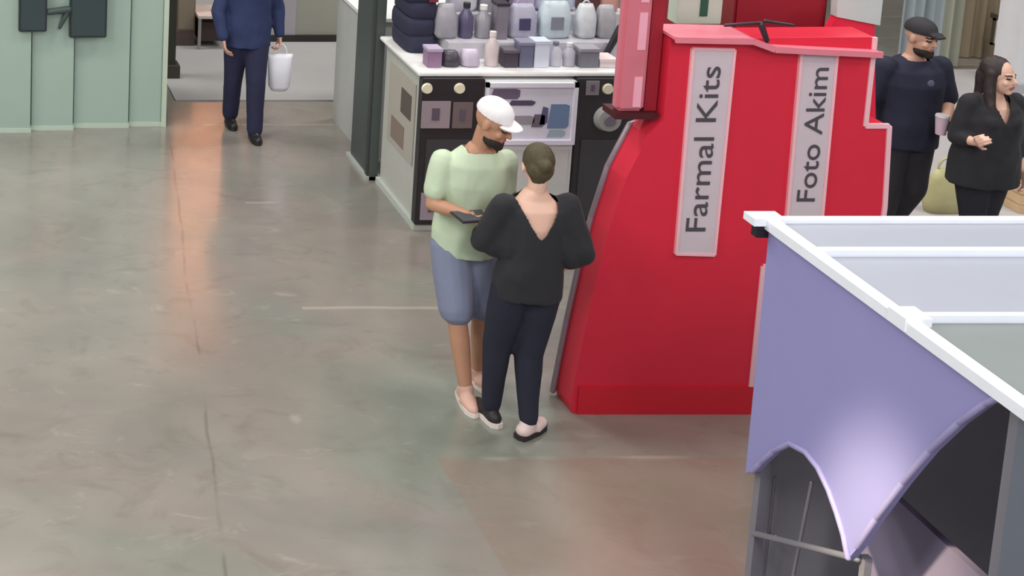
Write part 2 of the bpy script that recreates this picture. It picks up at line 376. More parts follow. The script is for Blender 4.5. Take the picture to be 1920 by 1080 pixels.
# --- woman in black seen from behind (faces +Y: world frame joints, root unrotated)
BLK = mat('black_knit', (34, 34, 40), .85, var=.12, sheen=.05); NAV = mat('navy_trouser_cloth', (28, 30, 48), .85, var=.12)
WHT = mat('white_rubber', (226, 214, 210), .6); 
def woman_back():
    root = thing('person', (3.47, 7.70, 0), 'woman seen from behind in loose black top with bare V back and dark slim trousers', 'person')
    J = base_J(1.70)
    J.update(pelvis=V(.0, 0, .93), waist=V(.01, .0, 1.07), chest=V(.01, .02, 1.25), neck=V(.02, .03, 1.43), head=V(.035, .055, 1.575),
             shL=V(-.165, .01, 1.365), shR=V(.20, .01, 1.365), elL=V(-.255, .05, 1.13), elR=V(.285, -.05, 1.10), wrL=V(-.19, .24, 1.14), wrR=V(.175, .045, .955),
             hipL=V(-.085, 0, .89), hipR=V(.085, 0, .89), knL=V(-.125, .06, .48), knR=V(.035, .0, .47), anL=V(-.125, .075, .085), anR=V(.03, -.075, .085),
             footL=math.pi + .1, footR=math.pi - .95, pnL=V(1, 0, .2), pnR=V(-.3, -.2, -1), thL=1, thR=1, hdR=V(-.5, .5, -.6))
    M = rot(math.pi - .2, .35)
    body(root, J, SKIN, .98, True, headM=M, hk=1.0)
    def ex(b):
        for s, e in (('L', -1), ('R', 1)):   # batwing fullness between arm and waist
            el = J['el' + s]
            cap(b, J['sh' + s] + V(-.03 * e, 0, -.01), el + V(-.02 * e, 0, .02), .072, .070)
            cap(b, J['sh' + s] + V(-.06 * e, 0, -.10), J['waist'] + V(.12 * e, 0, .06), .085, .09)
            cap(b, el.lerp(J['waist'], .25), J['sh' + s].lerp(J['waist'], .5), .075, .09)
        cap(b, J['elR'], J['elR'].lerp(J['wrR'], .15), .058, .052)
    nk = J['neck']
    def cut(p):   # open back, a long V, plus neckline
        d = (nk.z + .03) - p.z
        if p.y < .045 and 0 <= d < .245 and abs(p.x - .012) < .135 * (1 - d / .245) ** .8: return True
        return p.z > nk.z - .045 and abs(p.x - .02) < .09 and p.y < .1
    shirt(root, J, BLK, .98, True, sleeve=1.45, hem=-.10, grow=.02, slr=(.074, .064), extra=ex, cut=cut, name='top', wrinkle=.009, hemw=1.06)
    trousers(root, J, NAV, .98, (.115, .082, .054), name='trousers', hw=1.05, dz=.02)
    b = B(); hair_cap(b, J['head'], M, 1.0); cap(b, J['head'] + V(0, -.07, .0), J['head'] + V(-.005, -.10, .045), .038, .04); cap(b, J['head'] + V(-.02, -.06, -.04), J['head'] + V(.01, -.055, -.085), .042, .022)
    remesh('hair', b, .008, mat('brown_hair', (74, 66, 46), .7, var=.35, scale=40), root, 2, .004, 30)
    shoe('shoe', root, J['anL'], J['footL'], mat('black_shoe', (36, 32, 36), .6), WHT)
    shoe('shoe', root, J['anR'], J['footR'], mat('white_shoe', (214, 192, 190), .6), mat('black_sole', (38, 32, 36), .7), label='pale shoe with dark sole')
    return root
woman_back()

# --- man in white cap and pale green tee, facing camera, head bowed
def man_cap():
    root = thing('person', (3.27, 8.12, 0), 'man in white cap, pale green tee and blue shorts looking down at a tablet', 'person')
    J = base_J(1.84); q = 1.84 / 1.75
    J.update(chest=V(.01, -.02, 1.35), neck=V(.03, -.04, 1.57), head=V(.075, -.11, 1.745), shL=V(.20, -.02, 1.475), shR=V(-.175, -.02, 1.475),
             elL=V(.20, -.02, 1.20), elR=V(-.235, -.06, 1.22), wrL=V(.08, -.22, 1.19), wrR=V(-.10, -.24, 1.235), pnL=V(0, 0, 1), pnR=V(0, 0, 1), thL=-1, thR=1, hdL=V(-.9, -.2, .05), hdR=V(.9, -.15, 0),
             knR=V(-.06, -.10, .51), anR=V(.0, -.15, .085), anL=V(.15, .06, .085), knL=V(.12, -.02, .51), footL=.3, footR=-.05, cuL=.35, cuR=.35)
    M = rot(.75, .38)
    body(root, J, SKIN2, 1.04, headM=M, hk=1.08)
    nk = J['neck']
    shirt(root, J, mat('pale_green_cotton', (190, 206, 180), .85, var=.12, scale=5), 1.05, sleeve=.68, hem=-.10, grow=.02, slr=(.070, .070), cut=lambda p: p.z > nk.z - .012 and abs(p.x - nk.x) < .09)
    trousers(root, J, mat('blue_grey_shorts_cloth', (126, 132, 158), .85, var=.1), 1.05, (.115, .10, .06), to=.43, name='shorts')
    P = lambda x, y, z: J['head'] + M @ (V(x, y, z) * 1.08)
    b = B(); ell(b, P(0, .018, .055), (.093, .112, .092), M); o = remesh('cap', b, .008, mat('white_cap_cloth', (236, 232, 236), .8), root, 2, cut=lambda p: (M.inverted() @ (p - J['head'])).z < .042)
    b = B()
    arc = [(.078 * math.cos(t), -.06 - .085 * math.sin(t)) for t in [i * math.pi / 12 for i in range(13)]]
    A = [b.verts.new(P(x, y, .045 - .012 * abs(x) / .08)) for x, y in arc]; C = [b.verts.new(P(x, y, .052 - .012 * abs(x) / .08)) for x, y in arc]
    b.faces.new(A); b.faces.new(C[::-1])
    for i in range(13): b.faces.new([A[i], A[(i + 1) % 13], C[(i + 1) % 13], C[i]])
    me = bpy.data.meshes.new('cap_brim'); b.to_mesh(me); b.free(); link('cap_brim', me, MATS['white_cap_cloth'], o)
    b = B(); ell(b, P(0, -.035, -.085), (.062, .068, .05), M); ell(b, P(0, -.075, -.10), (.036, .03, .035), M)
    remesh('beard', b, .008, mat('dark_beard', (44, 36, 32), .9, var=.3, scale=60), root, 1, .003, 50)
    shoe('shoe', root, J['anR'], J['footR'], mat('tan_shoe', (204, 164, 150), .7), WHT)
    shoe('shoe', root, J['anL'], J['footL'], MATS['tan_shoe'], WHT)
    # tablet in his hands
    t = thing('tablet', (3.27 - .085, 8.12 - .285, 1.236), 'dark flat tablet held in the hands of the man in the white cap', 'tablet', rz=.15)
    mt = MATS.get('dark_plastic') or mat('dark_plastic', (52, 44, 50), .4)
    b = bx(-.10, .10, -.075, .075, 0, .012); me = bpy.data.meshes.new('casing'); bmesh.ops.bevel(b, geom=b.edges[:], offset=.003, segments=2, affect='EDGES'); b.to_mesh(me); b.free(); link('casing', me, mt, t)
    b = bx(-.09, .09, -.065, .065, .0121, .0135); me = bpy.data.meshes.new('screen'); b.to_mesh(me); b.free(); link('screen', me, mat('screen_glass', (66, 64, 78), .15), t)
man_cap()

# --- man in navy walking towards the camera far down the aisle
def man_blue():
    root = thing('person', (2.94, 12.47, 0), 'person in navy jacket and trousers walking down the pale aisle', 'person')
    J = base_J(1.80)
    J.update(knR=V(-.10, .06, .50), anR=V(-.09, .17, .11), knL=V(.06, -.13, .53), anL=V(.05, -.19, .085), footR=0, footL=0,
             elR=V(-.27, -.04, 1.14), wrR=V(-.24, -.12, .90), elL=V(.27, .04, 1.15), wrL=V(.285, -.02, .90), cuL=.9)
    M = rot(.1, .1)
    body(root, J, SKIN3, 1.03, headM=M, hk=1.05)
    nc = mat('navy_jacket_cloth', (40, 52, 92), .8, var=.15)
    shirt(root, J, nc, 1.05, sleeve=1.88, hem=-.16, grow=.028, slr=(.078, .066), name='jacket', wrinkle=.01, cut=lambda p: p.z > J['neck'].z - .005 and abs(p.x) < .075)
    trousers(root, J, mat('dark_navy_trouser', (34, 36, 66), .85, var=.15), 1.04, (.112, .083, .068), dz=.0)
    b = B(); hair_cap(b, J['head'], M, 1.05); remesh('hair', b, .008, mat('dark_hair', (44, 36, 32), .8, var=.3, scale=40), root, 2, .003, 30, cut=lambda p: (M.inverted() @ (p - J['head'])).y < -.05 and (M.inverted() @ (p - J['head'])).z < .05)
    for s in 'LR': shoe('shoe', root, J['an' + s], J['foot' + s], mat('black_leather', (34, 30, 36), .4), MATS['black_leather'])
    # white bag
    t = thing('carrier_bag', (3.235, 12.44, .40), 'white carrier bag hanging from the hand of the navy jacketed walker', 'bag')
    b = B(); loft(b, [(V(0, 0, 0), .07, .04), (V(0, 0, .04), .095, .055), (V(0, 0, .2), .105, .05), (V(0, 0, .30), .11, .025), (V(0, 0, .34), .115, .008)], 20)
    me = bpy.data.meshes.new('sack'); b.to_mesh(me); b.free(); [setattr(p, 'use_smooth', True) for p in me.polygons]; link('sack', me, mat('white_plastic_bag', (232, 232, 244), .5), t)
    b = B(); pts = [V(-.06, 0, .33), V(-.05, 0, .39), V(-.015, 0, .43), V(.015, 0, .43), V(.05, 0, .39), V(.06, 0, .33)]
    for p, r in zip(pts, pts[1:]): cap(b, p, r, .007)
    me = bpy.data.meshes.new('handle'); b.to_mesh(me); b.free(); link('handle', me, MATS['white_plastic_bag'], t)
man_blue()

# --- the couple on the right
def man_dark():
    root = thing('person', (7.19, 10.02, .01), 'man in dark cap, navy tee and dark trousers standing behind the purple canopy', 'person')
    J = base_J(1.77)
    J.update(elR=V(-.30, .02, 1.14), wrR=V(-.34, -.10, .99), elL=V(.27, -.02, 1.15), wrL=V(.13, -.22, 1.06), pnL=V(-1, 0, .1), thL=-1, hdL=V(-.4, -.8, .1),
             shL=V(.195, 0, 1.41), shR=V(-.195, 0, 1.41), cuL=1.0, cuR=.6, knL=V(.08, -.02, .5), anL=V(.04, .16, .085), head=V(.015, -.03, 1.64))
    M = rot(.35, .12)
    body(root, J, SKIN3, 1.04, headM=M, hk=1.05)
    shirt(root, J, mat('navy_tee_cloth', (32, 34, 56), .85, var=.12), 1.10, sleeve=.85, hem=-.14, grow=.032, slr=(.082, .074), cut=lambda p: p.z > J['neck'].z + .0 and abs(p.x) < .075)
    trousers(root, J, mat('charcoal_cloth', (44, 42, 48), .85, var=.15), 1.05, (.118, .092, .07), dz=.0)
    P = lambda x, y, z: J['head'] + M @ (V(x, y, z) * 1.05)
    b = B(); ell(b, P(0, .015, .055), (.092, .11, .085), M); cap(b, P(-.035, -.10, .05), P(.035, -.10, .05), .018); cap(b, P(-.028, -.13, .046), P(.028, -.13, .046), .012)
    remesh('cap', b, .008, mat('dark_cap_cloth', (46, 44, 50), .8), root, 1, cut=lambda p: (M.inverted() @ (p - J['head'])).z < .038)
    b = B(); ell(b, P(0, -.032, -.082), (.063, .068, .05), M); ell(b, P(0, -.075, -.10), (.036, .03, .03), M); remesh('beard', b, .008, MATS['dark_beard'], root, 1, .003, 50)
    for s in 'LR': shoe('shoe', root, J['an' + s], J['foot' + s], MATS['black_leather'], MATS['black_leather'])
    b = B(); ell(b, V(.035, -.152, 1.33), (.026, .006, .03), None, 12, 8)
    me = bpy.data.meshes.new('chest_badge'); b.to_mesh(me); b.free(); link('chest_badge', me, mat('badge_grey', (96, 98, 124), .8), root)
    t = thing('paper_cup', (7.19 + .03, 10.02 - .31, 1.025), 'pale pinkish cup held in front by the man in navy tee', 'cup')
    b = B(); cyl(b, (0, 0, 0), (0, 0, .13), .032, .043, 20); me = bpy.data.meshes.new('cup_body'); b.to_mesh(me); b.free(); link('cup_body', me, mat('cup_paper', (208, 180, 200), .6), t)
    b = B(); cyl(b, (0, 0, .13), (0, 0, .143), .046, .042, 20); me = bpy.data.meshes.new('lid'); b.to_mesh(me); b.free(); link('lid', me, mat('cup_lid', (200, 196, 200), .5), t)
man_dark()
def woman_dark():
    root = thing('person', (7.47, 9.6, .01), 'woman with long dark hair in loose black V-neck top at right edge', 'person')
    J = base_J(1.61)
    J.update(elL=V(.205, .02, 1.03), elR=V(-.215, .0, 1.04), wrR=V(-.20, -.17, 1.06), wrL=V(.215, -.08, .83), hdR=V(-.5, -.7, .35), pnR=V(1, 0, .3), cuR=.9,
             knR=V(-.06, -.03, .46), anR=V(-.05, -.02, .085), knL=V(.06, .02, .46), anL=V(.055, .08, .085), head=V(.01, -.02, 1.485))
    M = rot(.45, -.05)
    body(root, J, SKIN, 1.03, True, headM=M, hk=1.0)
    nk = J['neck']
    def ex(b):
        for e in (-1, 1): cap(b, J['chest'] + V(e * .075, -.09, .0), J['chest'] + V(e * .08, -.06, -.04), .075, .08); cap(b, V(e * .12, 0, 1.2), V(e * .12, 0, .92), .085, .10)
    def cut(p):
        d = nk.z + .02 - p.z
        return (p.y < 0 and 0 <= d < .18 and abs(p.x) < .075 * (1 - d / .18)) or (p.z > nk.z - .02 and abs(p.x) < .07)
    shirt(root, J, BLK, 1.06, True, sleeve=1.5, hem=-.17, grow=.034, slr=(.070, .062), extra=ex, cut=cut, name='top', wrinkle=.010, hemw=1.08)
    trousers(root, J, mat('black_trouser_cloth', (30, 30, 40), .85), 1.02, (.112, .078, .058), dz=.0)
    b = B(); hair_cap(b, J['head'], M, 1.0)
    P = lambda x, y, z: J['head'] + M @ V(x, y, z)
    for e in (-1, 1):
        chain(b, [(P(e * .07, .01, .03), .035), (P(e * .082, .012, -.08), .036), (P(e * .10, -.01, -.20), .034), (P(e * .10, -.04, -.30), .022)])
    chain(b, [(P(0, .07, 0), .07), (P(0, .085, -.14), .06), (P(0, .09, -.25), .045)])
    remesh('hair', b, .009, mat('long_dark_hair', (48, 38, 38), .6, var=.3, scale=40), root, 2, .005, 25, cut=lambda p: (M.inverted() @ (p - J['head'])).y < -.045 and abs((M.inverted() @ (p - J['head'])).x) < .06)
    for s in 'LR': shoe('shoe', root, J['an' + s], J['foot' + s], MATS['black_leather'], MATS['black_leather'])
woman_dark()

# ------------------------------------------------------------------ red booth
RED = mat('red_vinyl', (214, 34, 62), .55, var=.07, scale=3); DRED = mat('dark_red_vinyl', (150, 20, 40), .6, var=.1)
REDS = mat('red_skirting', (206, 24, 46), .5); PINKW = mat('pinkish_white_trim', (240, 190, 202), .5); GRYT = mat('grey_tube', (146, 130, 142), .35, .3)
RY0, RY1 = 7.85, 8.06
rb = thing('red_booth', (4.6, RY0, 0), 'tall red booth wall with two vertical white lettered panels', 'booth')
def fz(px, py, Y=RY0): v = D(px, py, Y); return (v.x, v.z)
left = [fz(*q, RY1) for q in [(1040, 735), (1048, 680), (1064, 600), (1086, 500), (1110, 405), (1141, 310), (1182, 232)]]
top_left = [(4.245, 1.805), (4.245, 2.30)]
right = [fz(1640, 70), fz(1622, 236), (fz(1666, 240)[0], fz(1622, 236)[1]), fz(1658, 385), (5.56, .97), (fz(1430, 500)[0], .93), (fz(1403, 768)[0], .0)]
outline = [(left[0][0] + .02, 0.0), (left[0][0], .06)] + left[1:] + top_left + right
outline[0] = (3.86, 0.0)
ob('front_wall', prism(B(), outline, 'y', RY0, RY1 - RY0), RED, rb)
ob('skirting', bx(3.885, 4.915, RY0 - .012, RY0, 0.0, .175), REDS, rb, label='darker red skirting band')
b = B()
pl = [V(3.84, RY1, .03)] + [V(x, RY1, z) for x, z in left[1:]]
for p, q in zip(pl, pl[1:]): cap(b, p - V(.01, .01, 0), q - V(.01, .01, 0), .017)
p = pl[-1]; cap(b, p - V(.01, .01, 0), V(4.2, RY1, p.z + .01), .017)
ob('side_tube', b, GRYT, rb, smooth=True, label='grey metal tube edging')
b = B()
_n = [0]
def strip(b, p, q, r=.013, y=RY0 - .008):
    _n[0] += 1; y -= .0008 * (_n[0] % 5)
    d = V(q[0] - p[0], 0, q[1] - p[1]).normalized(); n = V(-d.z, 0, d.x) * r
    prism(b, [(p[0] + n.x, p[1] + n.z), (q[0] + n.x, q[1] + n.z), (q[0] - n.x, q[1] - n.z), (p[0] - n.x, p[1] - n.z)], 'y', y, .02)
for p, q in zip(right[:-1], right[1:]):
    strip(b, p, q)
ob('edge_trim', b, PINKW, rb, label='pinkish white edge trim')
# ledge with a pinkish lip, sagging a little to the middle
b = B(); lp = [fz(1256, 68), fz(1400, 71), fz(1440, 86), fz(1560, 92), fz(1640, 96)]
for p, q in zip(lp, lp[1:]): strip(b, p, q, .017, RY0 - .075)
for p, q in zip(lp, lp[1:]):
    prism(b, [(p[0], p[1] - .005), (q[0], q[1] - .005), (q[0], q[1] + .012), (p[0], p[1] + .012)], 'y', RY0 - .06, RY1 - RY0 + .06)
ob('ledge', b, mat('pink_ledge', (226, 128, 146), .4), rb)
b = B(); c = D(1432, 62, RY0 - .05); cap(b, c + V(-.02, 0, .05), c + V(.015, -.01, -.04), .018, .014); cap(b, c + V(-.03, 0, .06), c + V(-.22, 0, .045), .009); cap(b, c + V(.0, 0, .07), c + V(.16, 0, .045), .010)
ob('clamp', b, mat('dark_metal', (70, 52, 62), .4, .5), rb, smooth=True)
# sign panels with rotated lettering
def sign(px, label, text, size, tx):
    (xa, za), (xb, zb), (xc, zc), (xd, zd) = [fz(*q) for q in px]
    s = ob('sign_panel', prism(B(), [(xa, za), (xb, zb), (xc, zc), (xd, zd)], 'y', RY0 - .014, .014), mat('sign_white', (206, 192, 202), .5), rb, label=label)
    b = B(); P = [(xa, za), (xb, zb), (xc, zc), (xd, zd)]
    for p, q in zip(P, P[1:] + P[:1]): strip(b, p, q, .008, RY0 - .018)
    e = ob('sign_edge', b, mat('sign_edge_pink', (244, 186, 198), .5), s)
    cu = bpy.data.curves.new('t', 'FONT'); cu.body = text; cu.size = size; cu.align_y = 'CENTER'; cu.align_x = 'CENTER'; cu.extrude = .002; cu.offset = .0
    t = bpy.data.objects.new('t', cu); COL.objects.link(t); dg = bpy.context.evaluated_depsgraph_get()
    me = bpy.data.meshes.new_from_object(t.evaluated_get(dg)); bpy.data.objects.remove(t)
    bb = [v.co for v in me.vertices]; wdt = max(v.x for v in bb) - min(v.x for v in bb)
    L = tx[2]; fx = L / wdt
    # text x axis -> up, text y axis -> -x (reads bottom to top)
    for v in me.vertices:
        x, y, z = v.co; v.co = (tx[0] - y, RY0 - .017 - z, tx[1] + x * fx)
    me.transform(parent_matrix(s).inverted())
    link('lettering', me, mat('sign_ink', (74, 70, 78), .6), s)
c1 = fz(1320, 280); sign([(1297, 90), (1375, 92), (1337, 476), (1265, 474)], 'left white panel with dark vertical lettering', 'Farmal Kits', .165, (4.485, c1[1], .99))
c2 = fz(1520, 260); sign([(1500, 95), (1567, 98), (1530, 500), (1465, 498)], 'right white panel with dark vertical lettering', 'Foto Akim', .15, (fz(1522, 255)[0], fz(1522, 252)[1], .80))

# pink banner stand on the booth's shoulder
t = thing('display_stand', (4.12, 7.98, 1.80), 'narrow pink and white striped stand on a dark base shadow slab at the red booth shoulder', 'stand')
ob('foot', box(B(), 3.985, 4.225, 7.88, 8.04, 1.812, 1.85), mat('base_shadow_red', (70, 10, 22), .6), t)  # dark slab stands in for the shadow at the stand's base
ob('post', bx(4.0, 4.16, 7.90, 7.98, 1.85, 2.75), mat('pink_vinyl', (208, 116, 132), .5), t, bevel=.02)
for z0, z1 in ((1.88, 2.06), (2.22, 2.44), (2.5, 2.7)): ob('pale_stripe', bx(4.085, 4.13, 7.894, 7.90, z0, z1), mat('pale_pink', (240, 170, 190), .5), t)
ob('side_fin', bx(4.165, 4.235, 7.92, 7.99, 1.85, 2.75), DRED, t)
# things behind the ledge
t = thing('back_cabinet', (5.0, 8.6, 0), 'dark red cabinet standing behind the red booth ledge', 'cabinet')
ob('carcass', bx(4.62, 5.40, 8.30, 8.9, 0, 2.75), mat('deep_red', (140, 24, 42), .6, var=.2, scale=4), t)
ob('door', bx(4.64, 4.84, 8.285, 8.30, 1.9, 2.72), mat('brown_red', (136, 54, 56), .6), t)
ob('door', bx(4.86, 5.38, 8.285, 8.30, 1.9, 2.72), DRED, t)
t = thing('sign_box', (4.46, 8.2, 2.34), 'white box sign with a green vertical mark above the red booth', 'sign')
v = D(1268, 46, 8.15); v2 = D(1352, 46, 8.15)
t.location = ((v.x + v2.x) / 2, 8.2, v.z)
ob('casing', bx(v.x, v2.x, 8.15, 8.26, v.z, v.z + .42), mat('pale_sign_green', (190, 204, 190), .5), t, bevel=.006)
b = B(); c = D(1318, 30, 8.15); box(b, c.x - .022, c.x + .022, 8.143, 8.15, c.z, c.z + .28)
ob('green_mark', b, mat('deep_green', (36, 86, 66), .6), t)
b = B(); 
for x in (v.x + .04, v2.x - .04): box(b, x - .012, x + .012, 8.18, 8.23, 0, v.z)
ob('support_post', b, GRYT, t)
t = thing('placard', (5.4, 8.12, 0), 'bright red slanted panel with pale top at the booth right shoulder', 'panel')
q = [D(*a, 8.12) for a in [(1552, 60), (1570, 28), (1640, 42), (1642, 240), (1560, 240)]]
ob('board', prism(B(), [(p.x, p.z) for p in q], 'y', 8.12, .05), mat('bright_red', (232, 36, 70), .5), t)
q = [D(*a, 8.12) for a in [(1565, 30), (1567, -10), (1652, -8), (1646, 46)]]
ob('pale_top', prism(B(), [(p.x, p.z) for p in q], 'y', 8.10, .06), mat('pale_grey_card', (196, 204, 204), .6), t)
ob('upright', bx(5.30, 5.36, 8.13, 8.2, 0, 2.0), DRED, t)

# ------------------------------------------------------------------ purple kiosk
KX, KT = 3.53, 2.2
PUR = mat('purple_fabric', (142, 139, 192), .6, var=.05, scale=2.5); SLATE = mat('slate_fabric', (98, 104, 118), .6); FRM = mat('white_frame', (232, 236, 248), .4)
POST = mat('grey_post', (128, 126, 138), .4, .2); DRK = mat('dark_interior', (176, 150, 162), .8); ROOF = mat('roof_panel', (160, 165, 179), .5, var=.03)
kk = thing('canopy_kiosk', (KX + 1, 4.6, 0), 'purple sided kiosk with arched openings and flat pale grey roof', 'kiosk')
yz = lambda px, py: (lambda v: (v.y, v.z))(X(px, py, KX))
arch1 = [(1592, 1046), (1584, 1005), (1572, 965), (1556, 920), (1536, 878), (1512, 848), (1482, 832), (1452, 846), (1428, 868), (1413, 884)]
arch2 = [(1886, 742), (1850, 757), (1800, 793), (1745, 845), (1695, 905), (1645, 972), (1610, 1025)]
outl = [(5.64, KT - .02), (4.35, KT - .02)] + [yz(*q) for q in arch2] + [yz(*q) for q in arch1] + [(5.63, yz(1410, 900)[1])]
ob('side_fabric', prism(B(), outl, 'x', KX, .03), PUR, kk, label='purple fabric side with scalloped arches')
b = B()
for A in (arch1, arch2):
    P = [V(KX - .004, *yz(*q)) for q in A]
    for p, q in zip(P, P[1:]): cap(b, p, q, .011)
ob('arch_piping', b, mat('lilac_piping', (150, 144, 190), .5), kk, smooth=True)
def kpost(y, r=.02, h=KT - .04, x=KX + .055):
    ob('post', bx(x - r, x + r, y - r, y + r, 0, h), POST, kk)
kpost(5.60); kpost(yz(1596, 1060)[0], .014, 1.17); kpost(4.30, .028)
ob('near_panel', prism(B(), [(4.27, KT - .02), (3.3, KT - .02), (3.3, 0), (3.36, 0), (3.38, 1.2), (3.5, 1.6), (3.7, 1.76), (3.9, 1.74), (4.08, 1.58), (4.15, 1.3), (4.17, 0), (4.27, 0)], 'x', KX + .01, .03), SLATE, kk, label='slate grey fabric panel')
# lower rails
b = B(); p, q = V(KX + .03, *yz(1400, 1000)), V(KX + .03, *yz(1592, 1048)); cap(b, p, q, .013)
ob('rail', b, POST, kk, smooth=True); b = B()
cap(b, V(KX + .03, 5.60, .12), V(KX + .03, 4.3, .12), .013)
ob('rail', b, POST, kk, smooth=True)
# roof
yb, yf, xr = 5.68, 3.1, 6.6
s1, s2 = 5.35, 4.82
for a, c, m in ((yb - .03, s1 + .02, ROOF), (s1 - .02, s2 + .02, ROOF), (s2 - .02, yf, mat('roof_panel_green', (126, 134, 136), .5, var=.04))):
    ob('roof_panel', bx(KX + .03, xr, c, a, KT - .03, KT - .012), m, kk)
b = B()
box(b, KX - .02, KX + .035, yf, yb, KT - .035, KT + .006)
box(b, KX, xr, yb - .04, yb, KT - .035, KT + .004)
for s, hw in ((s1, .016), (s2, .014)): box(b, KX, xr, s - hw, s + hw, KT - .03, KT + .014)
box(b, KX - .025, KX + .07, s2 - .05, s2 + .045, KT - .03, KT + .02)
box(b, KX - .07, KX + .06, yb - .05, yb + .03, KT - .02, KT + .012)
ob('roof_frame', b, FRM, kk)
b = B(); box(b, KX - .05, KX + .0, yb - .04, yb + .0, KT - .075, KT - .02); ob('corner_bracket', b, mat('black_plastic', (24, 20, 24), .5), kk)
# back and end sheets added so the arches show dark inside; floor mat
ob('added_back_sheet', bx(4.75, 4.78, 3.3, 5.58, 0, KT - .05), DRK, kk, label='dull sheet added behind the arches to show dark')
ob('added_end_sheet', bx(KX + .06, 4.75, 5.62, 5.65, 0, KT - .05), mat('dark_grey_mesh', (146, 146, 154), .8), kk, label='dark grey end sheet added to darken the small arch')
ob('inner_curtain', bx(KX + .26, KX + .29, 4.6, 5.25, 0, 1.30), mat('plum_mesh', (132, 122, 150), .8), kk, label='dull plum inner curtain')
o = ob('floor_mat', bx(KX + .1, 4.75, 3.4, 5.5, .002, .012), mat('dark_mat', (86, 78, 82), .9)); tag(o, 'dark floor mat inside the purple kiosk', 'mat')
# folding rack seen through the arch
t = thing('folding_rack', (KX + .13, 5.3, 0), 'thin grey folding metal rack behind the small arch', 'rack')
b = B(); xk = KX + .12
def kp(px, py): return V(xk, *(lambda v: (v.y, v.z))(X(px, py, xk)))
for p, q in (((1452, 895), (1432, 1075)), ((1522, 905), (1488, 1075)), ((1412, 1000), (1455, 1004))): cap(b, kp(*p), kp(*q), .007)
ob('rod', b, mat('rod_grey', (146, 142, 156), .4, .4), t, smooth=True)
b = B(); a1, a2 = kp(1432, 1075), kp(1488, 1075)
for a in (a1, a2): cap(b, a, V(a.x, a.y, .008), .007)
cap(b, V(a1.x, a1.y, .4), V(a2.x, a2.y, .4), .007)
ob('leg', b, MATS['rod_grey'], t, smooth=True)

# ------------------------------------------------------------------ merchandise counter, left of the couple
BY, BZ = 10.39, 1.25
BLKP = mat('black_laminate', (46, 44, 48), .4); CRM = mat('cream_lamp', (226, 220, 196), .4)
cab = thing('counter', (4.5, 10.9, 0), 'long grey white sales counter crowded with wrapped goods', 'counter')
ob('carcass', bx(3.80, 5.70, BY + .05, 11.28, .04, BZ - .03), mat('pale_laminate', (188, 188, 184), .45), cab)
ob('worktop', bx(3.75, 5.72, BY, 11.32, BZ - .03, BZ), mat('white_worktop', (236, 236, 236), .35), cab, bevel=.006)
ob('plinth', bx(3.77, 5.70, BY - .02, 11.30, .0, .05), mat('plinth_grey', (190, 196, 190), .5), cab)
# side posters
b = bx(3.79, 3.799, 10.55, 11.15, .45, 1.1); s = ob('side_poster', b, mat('side_poster_grey', (176, 170, 162), .5), cab)
ob('poster_print', bx(3.786, 3.79, 10.62, 10.85, .78, .98), mat('poster_dark_print', (92, 84, 80), .6), s)
ob('poster_print', bx(3.786, 3.79, 10.75, 11.05, .50, .68), mat('poster_brown_print', (134, 118, 110), .6), s)
# black cabinets and white showcase along the front
def black_unit(x0, x1, label, lamps, pic, low):
    t = thing('display_cabinet', ((x0 + x1) / 2, BY - .02, 0), label, 'cabinet')
    ob('cabinet_body', bx(x0, x1, BY - .045, BY + .045, .055, BZ - .035), BLKP, t, bevel=.006)
    ob('lower_panel', bx(x0 + .05, x1 - .05, BY - .052, BY - .045, .12, .74), mat('charcoal_panel', (62, 62, 66), .4), t)
    for px, py in lamps:
        c = D(px, py, BY - .05); b = B(); cyl(b, c + V(0, .005, 0), c + V(0, -.012, 0), .042, .036, 20); f = ob('lamp', b, CRM, t)
    for a in pic:
        p, q = D(a[0], a[1], BY - .05), D(a[2], a[3], BY - .05)
        f = ob('picture', bx(p.x, q.x, BY - .056, BY - .045, q.z, p.z), mat('picture_grey' + str(a[4]), a[4], .4), t)
        w, h = q.x - p.x, p.z - q.z
        ob('print', bx(p.x + w * .35, p.x + w * .62, BY - .06, BY - .056, q.z + h * .3, q.z + h * .75), mat('print_plum', (90, 80, 96), .5), f)
    return t
u = black_unit(3.77, 4.235, 'black display cabinet with two round cream lamps beside the man in the cap', [(801, 166), (862, 166)], [(792, 190, 842, 240, (150, 138, 146)), (850, 192, 884, 240, (112, 98, 100)), (790, 362, 826, 412, (158, 146, 158))], 1)
u = black_unit(4.935, 5.62, 'black display cabinet with round cream lamp beside the red booth', [(1140, 167), (1204, 167)], [(1100, 152, 1122, 178, (128, 124, 130))], 0)
c = D(1138, 222, BY - .05); b = B(); cyl(b, c + V(0, .005, 0), c + V(0, -.05, 0), .10, .085, 24); f = ob('round_dial', b, mat('dial_grey', (158, 158, 158), .4), u)
b = B(); cyl(b, c + V(0, -.05, 0), c + V(0, -.062, 0), .045, .04, 20); ob('hub', b, mat('hub_plum', (112, 106, 118), .4), f)
t = thing('showcase', (4.58, BY, 0), 'white framed showcase with blue and white picture behind the man in the cap', 'showcase')
ob('showcase_body', bx(4.24, 4.93, BY - .04, BY + .045, .055, 1.195), mat('white_case', (214, 216, 218), .4), t, bevel=.005)
b = B(); zt, zb_ = 1.19, .74
for a in ((4.24, 4.93, zt - .035, zt), (4.24, 4.93, zb_ - .035, zb_), (4.24, 4.265, zb_, zt), (4.90, 4.93, zb_, zt)): box(b, a[0], a[1], BY - .065, BY - .04, a[2], a[3])
ob('frame', b, mat('lilac_white_frame', (226, 224, 240), .4), t)
pic = ob('picture', bx(4.265, 4.90, BY - .048, BY - .04, zb_, zt - .035), mat('picture_white', (222, 222, 238), .4), t)
